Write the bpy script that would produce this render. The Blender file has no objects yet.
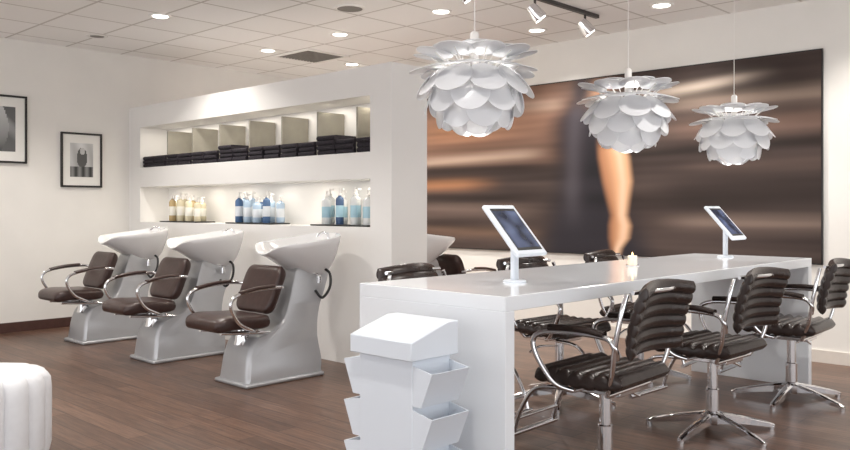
import bpy, bmesh, math, random
from mathutils import Vector, Matrix
random.seed(7)
S=bpy.context.scene
try:
    S.view_settings.view_transform='Standard'
    S.view_settings.exposure=0.10
except Exception: pass

# ---------------------------------------------------------------- materials
def srgb(r,g,b):
    f=lambda c:(c/255/12.92) if c/255<=0.04045 else ((c/255+0.055)/1.055)**2.4
    return (f(r),f(g),f(b),1)
def mat(name,col,rough=0.5,metal=0.0,emit=None,estr=0,noise=0.0,nscale=20,bump=0.0,**kw):
    m=bpy.data.materials.new(name); m.use_nodes=True
    n=m.node_tree.nodes; l=m.node_tree.links; b=n['Principled BSDF']
    b.inputs['Base Color'].default_value=col
    b.inputs['Roughness'].default_value=rough
    b.inputs['Metallic'].default_value=metal
    for k,v in kw.items(): b.inputs[k.replace('_',' ')].default_value=v
    if emit: 
        b.inputs['Emission Color'].default_value=emit; b.inputs['Emission Strength'].default_value=estr
    if noise or bump:
        tc=n.new('ShaderNodeTexCoord'); t=n.new('ShaderNodeTexNoise'); t.inputs['Scale'].default_value=nscale
        t.inputs['Detail'].default_value=4
        l.new(tc.outputs['Object'],t.inputs['Vector'])
        if noise:
            r=n.new('ShaderNodeValToRGB')
            c=Vector(col[:3])
            r.color_ramp.elements[0].color=(*(c*(1-noise)),1); r.color_ramp.elements[1].color=(*(c*(1+noise)),1)
            r.color_ramp.elements[0].position=.3; r.color_ramp.elements[1].position=.7
            l.new(t.outputs['Fac'],r.inputs['Fac']); l.new(r.outputs['Color'],b.inputs['Base Color'])
        if bump:
            bp=n.new('ShaderNodeBump'); bp.inputs['Strength'].default_value=bump; bp.inputs['Distance'].default_value=.01
            l.new(t.outputs['Fac'],bp.inputs['Height']); l.new(bp.outputs['Normal'],b.inputs['Normal'])
    return m
M_wall=mat('wall_paint',srgb(231,228,223),.7,noise=.02,nscale=3)
M_part=mat('partition_paint',srgb(236,234,231),.55,noise=.01,nscale=3)
M_white=mat('white_lacquer',srgb(229,232,236),.10,noise=.01,nscale=2)
M_rack=mat('white_laminate',srgb(216,222,230),.3,noise=.01,nscale=2)
M_bowl=mat('white_porcelain',srgb(226,225,225),.12,noise=.01,nscale=2)
M_fiber=mat('silver_fibreglass',srgb(180,181,184),.30,.35,noise=.03,nscale=4)
M_leather=mat('brown_leather',srgb(56,38,34),.30,noise=.18,nscale=30,bump=.1)
M_leather2=mat('dark_brown_vinyl',srgb(48,38,35),.27,noise=.18,nscale=30,bump=.1)
M_chrome=mat('chrome',(.82,.82,.84,1),.08,1.0,noise=.02)
M_black=mat('black_plastic',srgb(20,20,22),.4,noise=.1)
M_frame=mat('black_frame',srgb(22,18,17),.35,noise=.1)
M_base=mat('dark_baseboard',srgb(76,50,44),.45,noise=.15,nscale=15)
M_basel=mat('light_baseboard',srgb(215,208,200),.5,noise=.02)
M_div=mat('brushed_divider',srgb(160,155,142),.4,noise=.12,nscale=6)
M_towel=mat('dark_towel',srgb(42,37,44),.95,noise=.35,nscale=50,bump=.8)
M_paper=mat('picture_mount',srgb(232,230,225),.6,noise=.01)
M_otto=mat('white_upholstery',srgb(226,227,230),.6,noise=.02,nscale=30,bump=.1)
M_glow=mat('downlight_lens',(1,1,1,1),.5,emit=(1,.96,.9,1),estr=9)
M_bulb=mat('pendant_bulb',(1,1,1,1),.5,emit=(1,.96,.9,1),estr=14)
M_trimw=mat('white_trim',srgb(235,232,228),.5,noise=.01)
M_vent=mat('vent_dark',srgb(120,115,110),.6,noise=.05)
M_rail=mat('dark_rail',srgb(58,54,52),.4,noise=.05)
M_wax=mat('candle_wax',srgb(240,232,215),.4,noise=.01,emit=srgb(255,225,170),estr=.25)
M_flame=mat('candle_flame',(1,1,1,1),.5,emit=srgb(255,190,90),estr=8)

M_disc=bpy.data.materials.new('pendant_disc'); M_disc.use_nodes=True
n=M_disc.node_tree.nodes;l=M_disc.node_tree.links
b=n['Principled BSDF']; b.inputs['Base Color'].default_value=(.78,.79,.82,1); b.inputs['Roughness'].default_value=.15
tr=n.new('ShaderNodeBsdfTranslucent'); tr.inputs['Color'].default_value=(.98,.96,.93,1)
mx=n.new('ShaderNodeMixShader'); mx.inputs[0].default_value=.2
l.new(b.outputs[0],mx.inputs[1]); l.new(tr.outputs[0],mx.inputs[2]); l.new(mx.outputs[0],n['Material Output'].inputs[0])

M_screen=bpy.data.materials.new('tablet_screen'); M_screen.use_nodes=True
n=M_screen.node_tree.nodes;l=M_screen.node_tree.links; b=n['Principled BSDF']; b.inputs['Roughness'].default_value=.1
tc=n.new('ShaderNodeTexCoord'); ns=n.new('ShaderNodeTexNoise'); ns.inputs['Scale'].default_value=9; ns.inputs['Detail'].default_value=1
rp=n.new('ShaderNodeValToRGB'); rp.color_ramp.elements[0].position=.35; rp.color_ramp.elements[1].position=.7
rp.color_ramp.elements[0].color=srgb(34,38,52); rp.color_ramp.elements[1].color=srgb(86,96,124)
l.new(tc.outputs['Object'],ns.inputs['Vector']); l.new(ns.outputs['Fac'],rp.inputs['Fac'])
l.new(rp.outputs[0],b.inputs['Base Color']); l.new(rp.outputs[0],b.inputs['Emission Color']); b.inputs['Emission Strength'].default_value=.2

# floor planks
M_floor=bpy.data.materials.new('wood_planks'); M_floor.use_nodes=True
n=M_floor.node_tree.nodes;l=M_floor.node_tree.links; b=n['Principled BSDF']
tc=n.new('ShaderNodeTexCoord'); br=n.new('ShaderNodeTexBrick')
br.offset=.37; br.inputs['Scale'].default_value=1; br.inputs['Brick Width'].default_value=1.25; br.inputs['Row Height'].default_value=.13
br.inputs['Mortar Size'].default_value=.003; br.inputs['Color1'].default_value=srgb(112,85,70); br.inputs['Color2'].default_value=srgb(88,65,53)
br.inputs['Mortar'].default_value=srgb(42,30,25); br.inputs['Mortar Smooth'].default_value=.3
l.new(tc.outputs['Object'],br.inputs['Vector'])
mp=n.new('ShaderNodeMapping'); mp.inputs['Scale'].default_value=(1.6,26,1); l.new(tc.outputs['Object'],mp.inputs['Vector'])
ns=n.new('ShaderNodeTexNoise'); ns.inputs['Scale'].default_value=2.0; ns.inputs['Detail'].default_value=7; ns.inputs['Roughness'].default_value=.65; l.new(mp.outputs[0],ns.inputs['Vector'])
rp=n.new('ShaderNodeValToRGB'); rp.color_ramp.elements[0].position=.34; rp.color_ramp.elements[1].position=.68
rp.color_ramp.elements[0].color=(.45,.44,.43,1); rp.color_ramp.elements[1].color=(1.38,1.36,1.34,1)
l.new(ns.outputs['Fac'],rp.inputs['Fac'])
mm=n.new('ShaderNodeMixRGB'); mm.blend_type='MULTIPLY'; mm.inputs[0].default_value=.9
l.new(br.outputs['Color'],mm.inputs[1]); l.new(rp.outputs['Color'],mm.inputs[2]); l.new(mm.outputs[0],b.inputs['Base Color'])
b.inputs['Roughness'].default_value=.33; b.inputs['Specular IOR Level'].default_value=.4
bp=n.new('ShaderNodeBump'); bp.inputs['Strength'].default_value=.15; bp.inputs['Distance'].default_value=.003
l.new(ns.outputs['Fac'],bp.inputs['Height']); l.new(bp.outputs[0],b.inputs['Normal'])

# ceiling tiles
M_ceil=bpy.data.materials.new('ceiling_tiles'); M_ceil.use_nodes=True
n=M_ceil.node_tree.nodes;l=M_ceil.node_tree.links; b=n['Principled BSDF']
tc=n.new('ShaderNodeTexCoord'); br=n.new('ShaderNodeTexBrick'); br.offset=0
br.inputs['Scale'].default_value=1; br.inputs['Brick Width'].default_value=.6; br.inputs['Row Height'].default_value=.6
br.inputs['Mortar Size'].default_value=.012; br.inputs['Color1'].default_value=srgb(247,245,243); br.inputs['Color2'].default_value=srgb(242,240,237)
br.inputs['Mortar'].default_value=srgb(204,199,194); br.inputs['Mortar Smooth'].default_value=.1
l.new(tc.outputs['Object'],br.inputs['Vector'])
ns=n.new('ShaderNodeTexNoise'); ns.inputs['Scale'].default_value=90; l.new(tc.outputs['Object'],ns.inputs['Vector'])
bp=n.new('ShaderNodeBump'); bp.inputs['Strength'].default_value=.3; bp.inputs['Distance'].default_value=.004
l.new(ns.outputs['Fac'],bp.inputs['Height']); l.new(bp.outputs[0],b.inputs['Normal'])
l.new(br.outputs['Color'],b.inputs['Base Color']); b.inputs['Roughness'].default_value=.85

# ---------------------------------------------------------------- helpers
def link(o,parent=None):
    S.collection.objects.link(o)
    if parent: o.parent=parent
    return o
def empty(name,loc=(0,0,0),rz=0):
    e=bpy.data.objects.new(name,None); e.empty_display_size=.1; e.location=loc; e.rotation_euler=(0,0,rz); link(e); return e
def finish(bm,name,mats,parent=None,smooth=True,bevel=0,seg=2,loc=None,subsurf=0):
    bmesh.ops.recalc_face_normals(bm,faces=bm.faces[:])
    me=bpy.data.meshes.new(name); bm.to_mesh(me); bm.free()
    if not isinstance(mats,(list,tuple)): mats=[mats]
    for m in mats: me.materials.append(m)
    if smooth:
        for p in me.polygons: p.use_smooth=True
        try: me.set_sharp_from_angle(angle=math.radians(38))
        except Exception: pass
    o=bpy.data.objects.new(name,me); link(o,parent)
    if loc: o.location=loc
    if bevel:
        md=o.modifiers.new('bevel','BEVEL'); md.width=bevel; md.segments=seg; md.limit_method='ANGLE'; md.angle_limit=math.radians(40)
    if subsurf:
        md=o.modifiers.new('sub','SUBSURF'); md.levels=subsurf; md.render_levels=subsurf
    return o
def addbox(bm,x0,x1,y0,y1,z0,z1,mi=0):
    v=[bm.verts.new(p) for p in [(x0,y0,z0),(x1,y0,z0),(x1,y1,z0),(x0,y1,z0),(x0,y0,z1),(x1,y0,z1),(x1,y1,z1),(x0,y1,z1)]]
    for f in [(0,3,2,1),(4,5,6,7),(0,1,5,4),(1,2,6,5),(2,3,7,6),(3,0,4,7)]:
        bm.faces.new([v[i] for i in f]).material_index=mi
def box(name,x0,x1,y0,y1,z0,z1,m,parent=None,bevel=0):
    bm=bmesh.new(); addbox(bm,x0,x1,y0,y1,z0,z1); return finish(bm,name,m,parent,smooth=bool(bevel),bevel=bevel)
def addlathe(bm,prof,c=(0,0,0),seg=24,mi=0,R=None):
    rings=[]
    for r,z in prof:
        ring=[]
        for i in range(seg):
            a=2*math.pi*i/seg; p=Vector((max(r,1e-4)*math.cos(a),max(r,1e-4)*math.sin(a),z))
            if R: p=R@p
            ring.append(bm.verts.new(p+Vector(c)))
        rings.append(ring)
    for a,b_ in zip(rings,rings[1:]):
        for i in range(seg):
            bm.faces.new((a[i],a[(i+1)%seg],b_[(i+1)%seg],b_[i])).material_index=mi
    bm.faces.new(rings[0][::-1]).material_index=mi; bm.faces.new(rings[-1]).material_index=mi
def lathe(name,prof,m,parent=None,c=(0,0,0),seg=32,R=None):
    bm=bmesh.new(); addlathe(bm,prof,c,seg,0,R); return finish(bm,name,m,parent)
def catmull(P,n=8,cyc=False):
    P=[Vector(p) for p in P]; out=[]; N=len(P)
    rng=range(N) if cyc else range(N-1)
    for i in rng:
        if cyc: p0,p1,p2,p3=P[i-1],P[i],P[(i+1)%N],P[(i+2)%N]
        else: p0,p1,p2,p3=P[max(i-1,0)],P[i],P[i+1],P[min(i+2,N-1)]
        for k in range(n):
            t=k/n
            out.append(.5*((2*p1)+(p2-p0)*t+(2*p0-5*p1+4*p2-p3)*t*t+(3*p1-p0-3*p2+p3)*t**3))
    if not cyc: out.append(P[-1])
    return out
def addtube(bm,pts,r,seg=10,cyc=False,mi=0,smooth=True,flat=1.0):
    P=catmull(pts,8,cyc) if smooth else [Vector(p) for p in pts]
    N=len(P); up=None; rings=[]
    for i,p in enumerate(P):
        if cyc: t=(P[(i+1)%N]-P[i-1]).normalized()
        else: t=(P[min(i+1,N-1)]-P[max(i-1,0)]).normalized()
        if up is None:
            up=Vector((0,0,1)) if abs(t.z)<.9 else Vector((1,0,0))
        up=(up-t*up.dot(t)).normalized(); s=t.cross(up)
        rings.append([bm.verts.new(p+s*r*math.cos(2*math.pi*k/seg)+up*r*flat*math.sin(2*math.pi*k/seg)) for k in range(seg)])
    pairs=list(zip(rings,rings[1:]))
    if cyc: pairs.append((rings[-1],rings[0]))
    for a,b_ in pairs:
        for k in range(seg):
            bm.faces.new((a[k],a[(k+1)%seg],b_[(k+1)%seg],b_[k])).material_index=mi
    if not cyc:
        bm.faces.new(rings[0]).material_index=mi; bm.faces.new(rings[-1][::-1]).material_index=mi
def tube(name,pts,r,m,parent=None,cyc=False,smooth=True,flat=1.0):
    bm=bmesh.new(); addtube(bm,pts,r,12,cyc,0,smooth,flat); return finish(bm,name,m,parent)
def pad(name,path,width,thick,m,parent,ribs=0,curve=0.0,rnd=.2):
    P=catmull([(0,a,b_) for a,b_ in path],12)
    N=96
    d=[0]
    for a,b_ in zip(P,P[1:]): d.append(d[-1]+(b_-a).length)
    T=d[-1]
    def at(s):
        s=max(0,min(1,s))*T
        for i in range(len(P)-1):
            if d[i+1]>=s: 
                k=(s-d[i])/(d[i+1]-d[i]+1e-9); return P[i].lerp(P[i+1],k)
        return P[-1]
    bm=bmesh.new(); xs=[-1,-.985,-.95,-.88,-.6,-.3,0,.3,.6,.88,.95,.985,1]; sc=[.35,.68,.88,1,1,1,1,1,1,1,.88,.68,.35]
    rings=[]
    for x,c in zip(xs,sc):
        ring=[]
        for side in (0,1):
            for j in range(N+1):
                s=j/N if side==0 else 1-j/N
                p=at(s); t=(at(s+.01)-at(s-.01)).normalized(); nn=Vector((0,-t.z,t.y))
                e=(1-abs(2*s-1)**10)**.5
                w=width/2*(1-rnd*abs(2*s-1)**6)
                if side==0:
                    o=.62*thick*e*c
                    if ribs: o*=.55+.45*abs(math.sin(math.pi*ribs*s))**.6
                    else: o*=1-.08*(x*x)
                else:
                    o=-.38*thick*e*c
                    if ribs: o*=.6+.4*abs(math.sin(math.pi*ribs*s))**.6
                q=p+nn*(o+curve*x*x); ring.append(bm.verts.new((x*w,q.y,q.z)))
        rings.append(ring)
    K=len(rings[0])
    for a,b_ in zip(rings,rings[1:]):
        for k in range(K): bm.faces.new((a[k],a[(k+1)%K],b_[(k+1)%K],b_[k]))
    bm.faces.new(rings[0]); bm.faces.new(rings[-1])
    bmesh.ops.remove_doubles(bm,verts=bm.verts[:],dist=1e-5)
    return finish(bm,name,m,parent)

# ---------------------------------------------------------------- room
XL=-8.67; YB=7.0; XR=3.2; YF=-3.5; H=2.95
box('floor',XL-.1,XR,YF,YB+.1,-.1,0,M_floor)
box('ceiling',XL-.1,XR,YF,YB+.1,H,H+.1,M_ceil)
box('wall_left',XL-.12,XL,YF,YB+.1,0,H,M_wall)
box('wall_back',XL,XR,YB,YB+.12,0,H,M_wall)
box('baseboard_left',XL,XL+.015,YF,4.3,0,.1,M_base)
box('baseboard_back',-4.2,XR,YB-.015,YB,0,.1,M_basel)

PX0,PX1=XL,-4.46; PY0,PY1=4.3,4.69; PH=2.36; NX0,NX1=-8.42,-4.70
for nm,a in (('wall_partition_lower',(PX0,PX1,PY0,PY1,0,1.10)),('wall_partition_middle',(NX0,NX1,PY0,PY1,1.48,1.69)),('wall_partition_top',(PX0,PX1,PY0,PY1,2.13,PH)),
  ('wall_partition_end_left',(PX0,NX0,PY0,PY1,1.10,2.13)),('wall_partition_end_right',(NX1,PX1,PY0,PY1,1.10,2.13)),
  ('wall_partition_back_low',(NX0,NX1,PY1-.05,PY1,1.10,1.48)),('wall_partition_back_high',(NX0,NX1,PY1-.05,PY1,1.69,2.13))):
    box(nm,*a,M_part)

# shelf dividers
sd=empty('shelf_dividers',(0,0,0))
DX=[-7.9+.5*i for i in range(7)]
for i,x in enumerate(DX):
    box('divider_%d'%(i+1),x-.009,x+.009,4.34,4.63,1.691,2.06,M_div,sd)
# folded towels
bm=bmesh.new()
edges=[NX0]+DX+[NX1]
def slab(bm,x0,x1,y0,y1,z0,z1):
    prof=[]; r=(z1-z0)/2; zc=(z0+z1)/2
    for k in range(9):
        a=math.pi/2+math.pi*k/8; prof.append((y0+r+r*math.cos(a),zc+r*math.sin(a)))
    prof+=[(y1,z0),(y1,z1)]
    A=[bm.verts.new((x0,y,z)) for y,z in prof]; B=[bm.verts.new((x1,y,z)) for y,z in prof]
    K=len(prof)
    for k in range(K): bm.faces.new((A[k],A[(k+1)%K],B[(k+1)%K],B[k]))
    bm.faces.new(A); bm.faces.new(B)
for a,b_ in zip(edges,edges[1:]):
    w=b_-a
    if w<.15: continue
    nst=2 if w>.3 else 1
    for s in range(nst):
        x0=a+.014+s*(w-.02)/nst; x1=x0+(w-.02)/nst-.008
        z=1.691; nl=random.choice([3,3,4])
        for k in range(nl):
            t=.04; j=random.uniform(-.008,.008)
            slab(bm,x0+random.uniform(0,.014),x1-random.uniform(0,.014),4.318+j,4.56,z+.0005,z+t); z+=t
finish(bm,'folded_towels',M_towel)

def area(name,loc,sx,sy,power,col=(1,.92,.80),rot=(0,0,0),parent=None):
    L=bpy.data.lights.new(name,'AREA'); L.shape='RECTANGLE'; L.size=sx; L.size_y=sy; L.energy=power; L.color=col
    o=bpy.data.objects.new(name,L); o.location=loc; o.rotation_euler=rot; link(o,parent); return o
for i in range(7):
    area('niche_strip',(-8.05+i*.52,4.44,2.125),.2,.04,1.5)
for i in range(6):
    area('niche_strip_low',(-8.0+i*.6,4.42,1.475),.2,.04,1.0)

# bottles
def bottle(bm,x,y,z,h,r,mb,mc):
    addlathe(bm,[(r*.9,0),(r,.006),(r,h*.68),(r*.85,h*.73),(r*.35,h*.78),(r*.35,h*.80)],(x,y,z),16,mb)
    addlathe(bm,[(r*.42,h*.80),(r*.42,h*.86),(r*.15,h*.87),(r*.15,h*.95),(r*.3,h*.95),(r*.3,h)],(x,y,z),12,mc)
    addbox(bm,x-.004,x+.045*h/.28,y-.006,y+.006,z+h*.955,z+h*.99,mc)
    addlathe(bm,[(r*1.01,h*.2),(r*1.02,h*.205),(r*1.02,h*.52),(r*1.01,h*.525)],(x,y,z),16,2)
def bcol(n,c): return mat(n,c,.25,noise=.02)
Bsets=[(-7.68,[srgb(214,204,174),srgb(190,166,122),srgb(235,232,222)],8),
       (-6.42,[srgb(178,200,220),srgb(80,110,150),srgb(225,230,235)],9),
       (-5.12,[srgb(222,224,224),srgb(70,92,125),srgb(165,200,214)],8)]
for gi,(cx,cols,nb) in enumerate(Bsets):
    e=empty('shampoo_bottles',(cx,4.44,1.101))
    mm_=[bcol('bottle_a%d'%gi,cols[0]),bcol('bottle_b%d'%gi,cols[1]),bcol('label_%d'%gi,cols[2]),M_trimw,M_black]
    bm=bmesh.new()
    for k in range(nb):
        x=-.30+.6*k/(nb-1)+random.uniform(-.01,.01)
        hh=random.choice([.24,.27,.29,.25])+(.03 if gi==2 else 0)
        bottle(bm,x,-.05 if k%2 else .05,.013,hh,random.uniform(.034,.042),random.choice([0,0,1]),3)
    finish(bm,'bottles',mm_,e)
    box('tray',-.36,.36,-.115,.115,0,.012,M_black,e,bevel=.003)

# pictures
def picture(y0,y1,z0,z1,kind):
    e=empty('framed_photograph',(XL,(y0+y1)/2,(z0+z1)/2)); w=(y1-y0)/2; h=(z1-z0)/2; t=.02
    bm=bmesh.new()
    addbox(bm,.001,.03,-w,w,-h,-h+t); addbox(bm,.001,.03,-w,w,h-t,h); addbox(bm,.001,.03,-w,-w+t,-h+t,h-t); addbox(bm,.001,.03,w-t,w,-h+t,h-t)
    finish(bm,'frame',M_frame,e,bevel=.003)
    box('mount',.002,.014,-w+t,w-t,-h+t,h-t,M_paper,e)
    m=bpy.data.materials.new('print'); m.use_nodes=True; nn=m.node_tree.nodes; at=nn.new('ShaderNodeVertexColor'); at.layer_name='Col'
    m.node_tree.links.new(at.outputs[0],nn['Principled BSDF'].inputs['Base Color']); nn['Principled BSDF'].inputs['Roughness'].default_value=.3
    bm=bmesh.new(); lay=bm.loops.layers.float_color.new('Col'); NX,NY=30,36
    iw,ih=(w*.56,h*.62) if kind else (w*.62,h*.66)
    g=[[bm.verts.new((.0155,-iw+2*iw*i/NX,-ih+2*ih*j/NY)) for i in range(NX+1)] for j in range(NY+1)]
    for j in range(NY):
        for i in range(NX):
            f=bm.faces.new((g[j][i],g[j][i+1],g[j+1][i+1],g[j+1][i])); s=i/NX; t_=j/NY
            if kind:
                v=.35+.25*t_ + .1*math.sin(s*9+t_*4)
                if (s-.5)**2/.05+(t_-.55)**2/.09<1: v=.08
                if t_<.3: v=.12+.1*math.sin(s*20)
                if (s-.52)**2+(t_-.75)**2<.012: v=.5
            else:
                v=.1+.3*max(0,math.sin(s*5+t_*7))*t_
                if abs(s-.45-.2*math.sin(t_*3))<.16: v=.5*t_+.05
            for lp in f.loops: lp[lay]=(v,v,v,1)
    finish(bm,'print',m,e,smooth=False)
picture(3.54,3.98,1.47,2.05,1)
picture(2.62,3.2,1.70,2.38,0)

# ---------------------------------------------------------------- mural
M_mur=bpy.data.materials.new('mural_print'); M_mur.use_nodes=True
nn=M_mur.node_tree.nodes; ll=M_mur.node_tree.links; at=nn.new('ShaderNodeVertexColor'); at.layer_name='Col'
nn['Principled BSDF'].inputs['Roughness'].default_value=.6; nn['Principled BSDF'].inputs['Specular IOR Level'].default_value=.2
ll.new(at.outputs[0],nn['Principled BSDF'].inputs['Base Color'])
MX0,MX1,MZ0,MZ1=-7.0,-2.24,.80,2.53
bm=bmesh.new(); lay=bm.verts.layers.float_color.new('Col')
NX,NZ=340,140
from mathutils import noise as mnoise
def c3(*a): return Vector(srgb(*a)[:3])
def sst(a,b_,x):
    t=max(0,min(1,(x-a)/(b_-a))); return t*t*(3-2*t)
def g1(x,c,w): return math.exp(-((x-c)/w)**2)
def mural(x,z):
    grey=c3(76,64,60); dark=c3(52,42,39); brown=c3(118,90,76); tan=c3(190,174,160); blk=c3(38,36,42); skin=c3(226,174,134); orange=c3(160,112,80)
    c=dark.lerp(grey,.5+.5*mnoise.noise(Vector((x*.5,z*3,1))))
    c=c.lerp(brown,.85*sst(-4.3,-5.1,x)*sst(1.62,1.82,z))
    c=c.lerp(orange,.5*g1(x,-6.2,.9)*g1(z,2.12,.16))
    c=c.lerp(c3(148,126,112),.8*g1(z-.03*math.sin(x*3),2.34,.06)*sst(-6.4,-5.2,x)*sst(-4.6,-4.9,x))
    c=c.lerp(tan,.8*g1(z,2.36+.05*math.sin(x*2.1),.05)*sst(-4.3,-3.6,x)*sst(-2.5,-3.3,x))
    c=c.lerp(c3(138,120,108),.75*g1(z,2.20,.07)*sst(-4.0,-3.1,x))
    c=c.lerp(c3(106,84,74),.75*g1(z,1.97,.10)*sst(-3.9,-3.2,x))
    c=c.lerp(c3(88,72,66),.7*g1(z,1.62,.06)*sst(-3.7,-3.1,x))
    c=c.lerp(c3(126,108,98),.7*g1(z,1.12,.06)*sst(-3.8,-3.2,x))
    c=c.lerp(dark*.5,.75*g1(z,1.40,.13)*sst(-3.9,-3.3,x))
    c=c.lerp(dark*.5,.6*g1(z,1.80,.04)*sst(-3.9,-3.3,x))
    c=c.lerp(c3(166,144,128),.75*g1(z-.02*x,1.92,.055)*sst(-4.8,-5.3,x))
    c=c.lerp(orange,.75*g1(z,1.52,.07)*sst(-5.4,-6.2,x))
    c=c.lerp(c3(114,96,88),.65*g1(z,1.22,.08)*sst(-4.8,-5.6,x))
    c=c.lerp(c3(126,100,84),.6*g1(z,.98,.06)*sst(-4.8,-5.4,x))
    c=c.lerp(dark*.5,.75*g1(z,1.68,.05)*sst(-4.6,-5.4,x))
    c=c.lerp(dark*.5,.7*g1(z,1.36,.05)*sst(-4.7,-5.6,x))
    n1=mnoise.noise(Vector((x*.35,z*6,3.1))); n2=mnoise.noise(Vector((x*.9,z*20,8.3)))
    c=c*(1+.5*n1+.3*n2)
    cx=-4.36-.06*math.sin((z-.8)*2.2)
    hw=.42-.10*g1(z,1.62,.25)+.16*sst(1.3,.8,z)-.26*sst(2.12,2.36,z)
    torso=sst(hw+.2,hw-.2,abs(x-cx))
    c=c.lerp(blk*(1+.6*n1),.92*torso)
    c=c.lerp(c3(84,78,84),.6*torso*g1(x,cx-.2,.12)*sst(.9,1.5,z))
    c=c.lerp(c3(200,156,126),.75*g1(x,cx+.04,.15)*g1(z,2.40,.13))
    c=c.lerp(blk,.8*g1(x,cx-.16,.10)*g1(z,2.42,.16))
    pts=[(2.02,-4.22,.09),(1.74,-4.14,.15),(1.50,-4.10,.14),(1.32,-4.09,.10),(1.18,-4.08,.07),(1.08,-4.07,.10),(.96,-4.08,.09),(.86,-4.11,.04),(.7,-4.13,.01)]
    for (za,xa,wa),(zb,xb,wb) in zip(pts,pts[1:]):
        if zb<=z<=za:
            k=(za-z)/(za-zb); lc=xa+(xb-xa)*k; lw=wa+(wb-wa)*k
            m=sst(lw+.06,lw-.03,abs(x-lc))*sst(2.0,1.78,z)
            sk=skin.lerp(c3(160,106,74),.8*sst(lw*.3,-lw,x-lc)); sk=sk.lerp(c3(242,214,186),.6*g1(x,lc+lw*.45,.04))
            c=c.lerp(sk,.96*m)
    return Vector((max(c[0],.002),max(c[1],.002),max(c[2],.002)))
V=[]
for j in range(NZ+1):
    row=[]
    for i in range(NX+1):
        x=MX0+(MX1-MX0)*i/NX; z=MZ0+(MZ1-MZ0)*j/NZ
        v=bm.verts.new((x,YB-.025,z)); c=mural(x,z); v[lay]=(c[0],c[1],c[2],1); row.append(v)
    V.append(row)
for j in range(NZ):
    for i in range(NX): bm.faces.new((V[j][i],V[j][i+1],V[j+1][i+1],V[j+1][i]))
mu=empty('wall_mural',(0,0,0))
finish(bm,'print',M_mur,mu,smooth=False)
box('panel',MX0-.01,MX1+.01,YB-.022,YB,MZ0-.01,MZ1+.01,M_frame,mu)

# ---------------------------------------------------------------- ceiling fixtures
LC=(1,.955,.895)
def spot(name,loc,power,ang,col,size=.06,parent=None,rot=(0,0,0),blend=.6):
    L=bpy.data.lights.new(name,'SPOT'); L.energy=power; L.spot_size=math.radians(ang); L.spot_blend=blend; L.color=col; L.shadow_soft_size=size
    o=bpy.data.objects.new(name,L); o.location=loc; o.rotation_euler=rot; link(o,parent); return o
def downlight(x,y,on=True,p=100):
    e=empty('recessed_downlight',(x,y,H))
    lathe('trim',[(.10,0),(.10,-.006),(.085,-.012),(.07,-.006),(.07,0)],M_trimw,e,seg=28)
    lathe('lens',[(.066,-.001),(.066,-.007)],M_glow if on else M_vent,e,seg=28)
    if on: spot('lamp',(0,0,-.03),p,130,LC,.07,e)
for x,y in [(-6.68,3.6),(-6.11,5.19),(-7.28,6.37),(-7.3,5.19),(-4.77,5.19),(-6.07,6.35),(-3.29,6.31),(-4.61,6.37),(-5.3,2.2),(-3.5,2.6),(-7.6,2.2),(-1.6,6.3),(-1.2,4.2),(-1.8,1.5),(-4.2,.2),(-6.0,-.2)]:
    downlight(x,y)
downlight(-7.91,3.59,False)
e=empty('ceiling_speaker',(-5.25,4.57,H))
lathe('ring',[(.13,0),(.13,-.008),(.11,-.012),(.11,0)],M_trimw,e); lathe('grille',[(.108,-.001),(.108,-.01)],M_vent,e)
e=empty('air_vent',(-7.21,5.72,H))
bm=bmesh.new(); addbox(bm,-.3,.3,-.3,-.27,-.015,0);addbox(bm,-.3,.3,.27,.3,-.015,0);addbox(bm,-.3,-.27,-.27,.27,-.015,0);addbox(bm,.27,.3,-.27,.27,-.015,0)
finish(bm,'frame',M_trimw,e,smooth=False)
bm=bmesh.new()
for k in range(12): addbox(bm,-.27,.27,-.25+k*.043,-.23+k*.043,-.012,-.001)
finish(bm,'louvres',M_vent,e,smooth=False)

tr=empty('track_light',(-3.87,4.9,H))
box('rail',-.018,.018,-1.3,1.35,-.03,0,M_rail,tr)
for k,yy in enumerate([-.45,.42,1.15]):
    lathe('stem_%d'%k,[(.01,-.03),(.01,-.09)],M_rail,tr,(0,yy,0),12)
    R=Matrix.Rotation(math.radians(30),3,'X')@Matrix.Rotation(math.radians(-25),3,'Y')
    lathe('head_%d'%k,[(.02,.06),(.04,.055),(.05,.0),(.06,-.06),(.06,-.075),(.045,-.07)],M_chrome,tr,(0,yy,-.13),24,R)
    p=R@Vector((0,0,-.078))
    lathe('lens_%d'%k,[(.045,0),(.045,.004)],M_glow,tr,(p.x,yy+p.y,-.13+p.z-.002),24,R)
    d=R@Vector((0,0,-1))
    o=spot('lamp_%d'%k,(d.x*.1,yy+d.y*.1,-.13+d.z*.1),40,65,LC,.04,tr); o.rotation_euler=d.to_track_quat('-Z','Y').to_euler()

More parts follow.
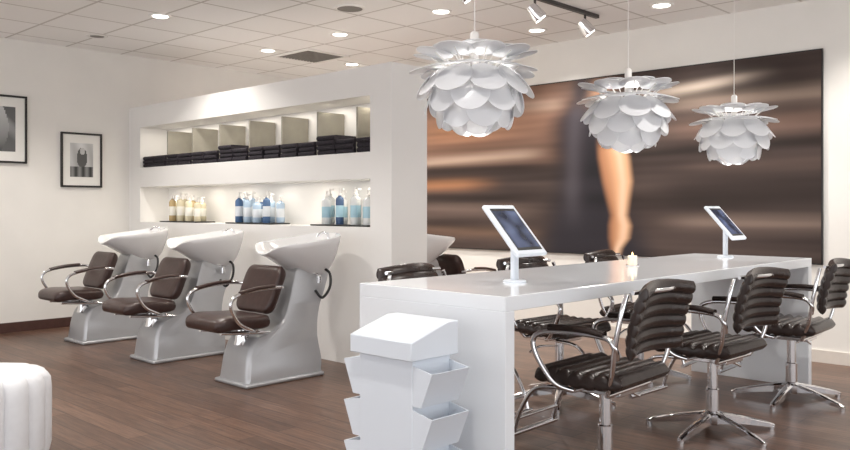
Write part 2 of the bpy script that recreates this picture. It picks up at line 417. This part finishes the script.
# pendants
def pendant(x,y,z,s=1.0,ph=0):
    e=empty('pendant_lamp',(x,y,z)); e.rotation_euler=(0,0,ph)
    rows=[(.11,.175,8,5,.085,.3),(.205,.150,12,9,.086,0),(.215,.085,-12,9,.088,.5),(.215,.020,-50,9,.090,0),(.200,-.045,-72,9,.090,.5),(.160,-.110,-92,8,.088,.1),(.095,-.155,-116,5,.082,.4)]
    bm=bmesh.new(); bm2=bmesh.new()
    for rc,zc,al,nn_,dr,off in rows:
        for k in range(nn_):
            a=2*math.pi*(k+off)/nn_; er=Vector((math.cos(a),math.sin(a),0)); et=Vector((-math.sin(a),math.cos(a),0)); A=math.radians(al+random.uniform(-2,2))
            d=er*math.cos(A)+Vector((0,0,math.sin(A))); nrm=-er*math.sin(A)+Vector((0,0,math.cos(A)))
            c=(er*(rc+(.007 if k%2 else -.005))+Vector((0,0,zc)))*s; R=dr*s
            seg=30; prev=None
            for side in (0,.003):
                cen=bm.verts.new(c-nrm*side+nrm*.008); rings=[]
                for q in (.5,1):
                    rings.append([bm.verts.new(c-nrm*side+nrm*.008*(1-q*q)+(et*math.cos(2*math.pi*i/seg)+d*math.sin(2*math.pi*i/seg))*R*q) for i in range(seg)])
                for i in range(seg):
                    bm.faces.new((cen,rings[0][i],rings[0][(i+1)%seg])); bm.faces.new((rings[0][i],rings[1][i],rings[1][(i+1)%seg],rings[0][(i+1)%seg]))
                if prev:
                    for i in range(seg): bm.faces.new((prev[i],prev[(i+1)%seg],rings[1][(i+1)%seg],rings[1][i]))
                prev=rings[1]
            addtube(bm2,[c*.25,c],.003,6,smooth=False)
    finish(bm,'petal_discs',M_disc,e); finish(bm2,'spokes',M_trimw,e)
    lathe('socket',[(.012,.26),(.02,.25),(.02,.1),(.04,.05),(.04,.04)],M_trimw,e)
    bm=bmesh.new(); bmesh.ops.create_uvsphere(bm,u_segments=24,v_segments=16,radius=.05); finish(bm,'bulb',M_bulb,e)
    tube('cord',[(0,0,.26),(0,0,H-z-.03)],.0022,M_trimw,e,smooth=False)
    lathe('canopy',[(.05,H-z),(.05,H-z-.02),(.01,H-z-.03)],M_trimw,e)
    L=bpy.data.lights.new('glow','POINT'); L.energy=20; L.color=(1,.96,.91); L.shadow_soft_size=.055
    o=bpy.data.objects.new('glow',L); o.location=(0,0,-.02); link(o,e)
pendant(-2.47,2.92,1.815,1.0,.1); pendant(-2.42,4.24,1.80,1,.5); pendant(-2.38,5.62,1.78,1,.9)

# ---------------------------------------------------------------- counter
CX0,CX1,CY0,CY1,CH=-2.85,-1.99,2.54,6.0,.90
bm=bmesh.new()
addbox(bm,CX0,CX1,CY0,CY1,CH-.06,CH); addbox(bm,CX0,CX1,CY0,CY0+.06,0,CH-.06); addbox(bm,CX0,CX1,CY1-.06,CY1,0,CH-.06)
finish(bm,'salon_counter',M_white,smooth=False,bevel=.002,seg=1)

def tablet(x,y):
    e=empty('tablet_stand',(x,y,CH))
    lathe('foot',[(.055,0),(.055,.008),(.05,.012),(.02,.013)],M_rack,e)
    bm=bmesh.new(); addbox(bm,-.012,.012,-.02,.02,.01,.21); finish(bm,'post',M_rack,e,bevel=.006)
    hd=bpy.data.objects.new('head',None); link(hd,e); hd.location=(.0,0,.245); hd.rotation_euler=(0,math.radians(48),0)
    bm=bmesh.new(); addbox(bm,-.155,.155,-.115,.115,-.012,.010); finish(bm,'case',M_rack,hd,bevel=.009,seg=3)
    box('screen',-.112,.112,-.085,.085,.0095,.0112,M_screen,hd)
    box('bezel',-.128,.128,-.093,.093,.009,.0105,M_black,hd)
tablet(-2.35,3.07); tablet(-2.46,5.66)
e=empty('candle',(-2.5,4.43,CH))
lathe('wax',[(.026,0),(.028,.003),(.028,.06),(.024,.063),(.005,.059)],M_wax,e)
lathe('flame',[(.001,.06),(.005,.066),(.004,.073),(.0005,.084)],M_flame,e,seg=12)
lathe('holder',[(.040,0),(.042,.004),(.034,.008),(.0295,.008)],M_chrome,e)

# magazine rack
e=empty('magazine_rack',(0,0,0))
RX0,RX1,RY0,RY1=-2.43,-2.10,2.14,2.36
box('core',RX0+.02,RX1-.02,RY0+.01,RY1,0,.70,M_rack,e,bevel=.003)
bm=bmesh.new()
pr=[(RY0-.02,.685),(RY1+.02,.685),(RY1+.02,.815),(RY1-.04,.815),(RY0-.02,.755)]
A=[bm.verts.new((RX0-.005,y,z)) for y,z in pr]; B=[bm.verts.new((RX1+.005,y,z)) for y,z in pr]
for k in range(5): bm.faces.new((A[k],A[(k+1)%5],B[(k+1)%5],B[k]))
bm.faces.new(A);bm.faces.new(B)
finish(bm,'sloped_cap',M_rack,e,bevel=.004)
def ex(bm,profile,xb,sx,ya,yb):
    a=[bm.verts.new((xb+sx*px,ya,pz)) for px,pz in profile]; b2=[bm.verts.new((xb+sx*px,yb,pz)) for px,pz in profile]
    K=len(profile)
    for q in range(K): bm.faces.new((a[q],a[(q+1)%K],b2[(q+1)%K],b2[q]))
    bm.faces.new(a); bm.faces.new(b2)
for side,sx,xb in (('right',1,RX1-.021),('left',-1,RX0+.021)):
    for k in range(4):
        z0=.515-k*.165; bm=bmesh.new()
        ex(bm,[(0,z0),(.045,z0),(.10,z0+.13),(.093,z0+.13),(.041,z0+.007),(0,z0+.007)],xb,sx,RY0+.017,RY1-.007)
        ex(bm,[(0,z0),(.045,z0),(.10,z0+.13),(0,z0+.15)],xb,sx,RY0+.012,RY0+.017)
        ex(bm,[(0,z0),(.045,z0),(.10,z0+.13),(0,z0+.15)],xb,sx,RY1-.007,RY1-.002)
        finish(bm,'pocket_%s_%d'%(side,k),M_rack,e,smooth=False)

# ---------------------------------------------------------------- styling chairs
def styling_chair(x,y,rz):
    e=empty('styling_chair',(x,y,0),rz)   # faces local +Y
    pad('seat',[(-.21,.485),(0,.472),(.16,.48),(.24,.465)],.50,.085,M_leather2,e,ribs=7,rnd=.08)
    pad('backrest',[(-.27,.935),(-.225,.82),(-.195,.70),(-.19,.60)][::-1],.50,.055,M_leather2,e,ribs=6,curve=.06,rnd=.06)
    bm=bmesh.new()
    for s in (-1,1):
        X=s*.275
        addtube(bm,[(s*.24,-.19,.60),(X,-.20,.65),(X,-.16,.69),(X,-.05,.70),(X,.12,.695),(X,.21,.66),(X,.20,.58),(s*.25,.12,.46),(s*.2,.05,.425)],.0125)
        addtube(bm,[(s*.235,-.235,.88),(s*.265,-.225,.80),(X,-.20,.66),(s*.25,-.17,.52),(s*.2,-.12,.425)],.0115)
        addtube(bm,[(s*.16,.10,.42),(s*.17,.27,.40),(s*.17,.36,.28),(s*.17,.40,.16)],.011)
    addtube(bm,[(-.235,-.262,.89),(0,-.30,.89),(.235,-.262,.89)],.010)
    addtube(bm,[(-.2,.05,.425),(.2,.05,.425)],.0125,smooth=False); addtube(bm,[(-.2,-.12,.425),(.2,-.12,.425)],.0125,smooth=False)
    addtube(bm,[(-.2,.40,.16),(.2,.40,.16)],.014,smooth=False); addtube(bm,[(-.17,.375,.24),(.17,.375,.24)],.009,smooth=False)
    finish(bm,'tubular_frame',M_chrome,e)
    for s in (-1,1): tube('arm_pad_%s'%('r' if s>0 else 'l'),[(s*.275,-.15,.705),(s*.275,-.03,.718),(s*.275,.13,.712)],.022,M_leather2,e,flat=.7)
    box('seat_plate',-.1,.1,-.13,.10,.40,.425,M_chrome,e,bevel=.004)
    lathe('column',[(.055,.09),(.05,.11),(.036,.12),(.036,.24),(.028,.245),(.028,.40)],M_chrome,e)
    tube('pump_lever',[(.03,0,.36),(.16,-.03,.37),(.24,-.05,.34)],.007,M_chrome,e)
    bm=bmesh.new(); addlathe(bm,[(.06,.05),(.065,.06),(.065,.10),(.045,.115)],seg=24)
    for k in range(5):
        a=2*math.pi*k/5+math.pi/2+.3; d=Vector((math.cos(a),math.sin(a),0)); t=Vector((-d.y,d.x,0))
        ring=[]
        for q,(r,z,w,hh) in enumerate([(.03,.085,.026,.028),(.18,.062,.022,.022),(.33,.032,.018,.014),(.365,.022,.014,.010)]):
            c=d*r+Vector((0,0,z)); ring.append([bm.verts.new(c+t*w*u+Vector((0,0,hh*v))) for u,v in ((-1,-1),(1,-1),(1,.6),(.5,1),(-.5,1),(-1,.6))])
        for a1,b1 in zip(ring,ring[1:]):
            for q in range(6): bm.faces.new((a1[q],a1[(q+1)%6],b1[(q+1)%6],b1[q]))
        bm.faces.new(ring[0]); bm.faces.new(ring[-1])
        addlathe(bm,[(.018,0),(.018,.02),(.008,.022)],tuple(d*.35),seg=14)
    finish(bm,'star_base',M_chrome,e)
for x,y,dr in ((-2.02,3.33,2),(-1.99,4.41,-2),(-1.95,5.5,3)): styling_chair(x,y,math.radians(90+dr))      # faces -X
for y,dr in ((3.36,4),(4.42,-3),(5.45,6)): styling_chair(-3.02,y,math.radians(-90+dr))

# ---------------------------------------------------------------- shampoo stations
def superellipse(a,w,l,n=2.6):
    c,s=math.cos(a),math.sin(a)
    return (w*math.copysign(abs(c)**(2/n),c), l*math.copysign(abs(s)**(2/n),s))
def station(x,y=3.85,rz=math.pi):
    e=empty('shampoo_station',(x,y,0),rz)   # local +Y is the client side
    prof=catmull([(0,-.03,0),(0,-.05,.10),(0,-.03,.30),(0,-.06,.50),(0,-.13,.66),(0,-.15,.79),(0,.10,.82),(0,.17,.72),(0,.22,.58),(0,.30,.43),(0,.42,.36),(0,.54,.32),(0,.59,.22),(0,.61,.10),(0,.62,0)],5)
    bm=bmesh.new()
    xs=[-1,-.93,-.75,.75,.93,1]
    inset=[.03,.01,0,0,.01,.03]
    cen=Vector((0,.12,.4)); rings=[]
    for xx,ins in zip(xs,inset):
        r=[]
        for p in prof:
            w=.19-.08*min(1,p.z/.85); q=p+(cen-p).normalized()*ins if p.z>.02 else p
            r.append(bm.verts.new((xx*w,q.y,q.z)))
        rings.append(r)
    K=len(prof)
    for a,b_ in zip(rings,rings[1:]):
        for k in range(K): bm.faces.new((a[k],a[(k+1)%K],b_[(k+1)%K],b_[k]))
    bm.faces.new(rings[0]); bm.faces.new(rings[-1])
    finish(bm,'pedestal_body',M_fiber,e)
    box('foot_plate',-.205,.205,-.05,.64,0,.03,M_fiber,e,bevel=.012)
    bm=bmesh.new(); N=48
    def ring(w,l,cy,z,tilt,notch,lift=0):
        r=[]
        for i in range(N):
            a=2*math.pi*i/N; px,py=superellipse(a,w,l)
            k=(py/l+1)/2; px*=1-.18*k*k
            zz=z+tilt*(-py/l)
            d=max(0,math.sin(a))**10; zz-=notch*d
            zz+=lift*(max(0,-math.sin(a))**2)
            r.append(bm.verts.new((px,py+cy,zz)))
        return r
    rings=[ring(.08,.08,-.06,.72,0,0),ring(.13,.13,-.05,.755,.0,0),ring(.19,.20,-.02,.82,.0,0),ring(.235,.27,.02,.90,.01,.01),ring(.262,.315,.045,.965,.02,.04,.01),ring(.27,.325,.05,.995,.03,.055,.02),
           ring(.267,.322,.05,1.008,.03,.06,.02),ring(.24,.29,.045,1.008,.03,.06,.02),ring(.225,.268,.035,.98,.02,.045),ring(.19,.22,.01,.90,.0,0),ring(.12,.13,-.03,.825,0,0),ring(.04,.04,-.05,.81,0,0)]
    for a,b_ in zip(rings,rings[1:]):
        for i in range(N): bm.faces.new((a[i],a[(i+1)%N],b_[(i+1)%N],b_[i]))
    bm.faces.new(rings[0]); bm.faces.new(rings[-1])
    finish(bm,'basin',M_bowl,e)
    lathe('drain',[(.025,.812),(.025,.816),(.01,.817)],M_chrome,e,(0,-.05,0))
    tube('faucet',[(-.06,-.2,.98),(-.06,-.2,1.04),(-.05,-.15,1.06),(-.04,-.11,1.03)],.010,M_chrome,e)
    tube('spray_hose',[(-.10,-.1,.80),(-.20,-.10,.76),(-.24,-.07,.66),(-.20,-.03,.58),(-.13,-.02,.63)],.010,M_black,e)
    lathe('mixer_lever',[(.02,0),(.02,.05),(.012,.06)],M_chrome,e,(-.17,-.02,.69),16)
    tube('mixer_handle',[(-.17,-.02,.75),(-.20,.05,.77)],.007,M_chrome,e)
    pad('seat',[(.43,.45),(.55,.445),(.76,.455),(.88,.43)],.49,.095,M_leather,e,rnd=.26)
    pad('backrest',[(.455,.50),(.41,.61),(.36,.73),(.315,.83)],.42,.08,M_leather,e,rnd=.24)
    bm=bmesh.new()
    for s in (-1,1):
        X=s*.275
        addtube(bm,[(s*.2,.36,.68),(s*.262,.38,.69),(X,.46,.695),(X,.64,.685),(X,.78,.65),(X,.81,.58),(s*.265,.74,.47),(s*.24,.62,.41),(s*.18,.55,.395)],.0125)
    addtube(bm,[(-.2,.55,.395),(.2,.55,.395)],.013,smooth=False)
    addtube(bm,[(-.13,.40,.36),(-.13,.80,.395)],.015,smooth=False); addtube(bm,[(.13,.40,.36),(.13,.80,.395)],.015,smooth=False)
    finish(bm,'arm_frame',M_chrome,e)
    for s in (-1,1): tube('arm_pad_%s'%('r' if s>0 else 'l'),[(s*.275,.46,.705),(s*.275,.6,.698),(s*.275,.74,.675)],.019,M_leather,e,flat=.7)
    lathe('seat_post',[(.07,.28),(.06,.31),(.05,.395)],M_chrome,e,(0,.53,0))
for x in (-4.97,-6.27,-7.58): station(x)
station(-5.02,5.16,0)

# ---------------------------------------------------------------- ottoman
e=empty('channelled_ottoman',(-4.27,1.38,0))
bm=bmesh.new(); N=168; nl=14; rings=[]
for z,k,amp in [(.03,.93,.4),(.04,.97,.8),(.10,1,1),(.25,1.0,1),(.36,1.0,1),(.415,.985,1),(.44,.94,.9),(.455,.86,.7),(.465,.7,.45),(.468,.45,.25),(.468,.15,.1)]:
    rings.append([bm.verts.new(((.27+.03*amp*abs(math.sin(nl*math.pi*i/N))**.6)*k*math.cos(2*math.pi*i/N),(.27+.03*amp*abs(math.sin(nl*math.pi*i/N))**.6)*k*math.sin(2*math.pi*i/N),z)) for i in range(N)])
for a,b_ in zip(rings,rings[1:]):
    for i in range(N): bm.faces.new((a[i],a[(i+1)%N],b_[(i+1)%N],b_[i]))
bm.faces.new(rings[0]); bm.faces.new(rings[-1])
finish(bm,'cushion',M_otto,e)
lathe('plinth',[(.22,0),(.22,.035)],M_black,e)

# ---------------------------------------------------------------- world + camera
w=bpy.data.worlds.new('world'); S.world=w; w.use_nodes=True
w.node_tree.nodes['Background'].inputs[0].default_value=(.98,.985,1,1); w.node_tree.nodes['Background'].inputs[1].default_value=1.85
cam=bpy.data.cameras.new('camera'); cam.sensor_width=36; cam.lens=36*816/850; cam.shift_y=-17/850; cam.clip_start=.05
co=bpy.data.objects.new('camera',cam); co.location=(0,0,1.25); co.rotation_euler=(math.radians(90),0,math.radians(43.7)); link(co); S.camera=co
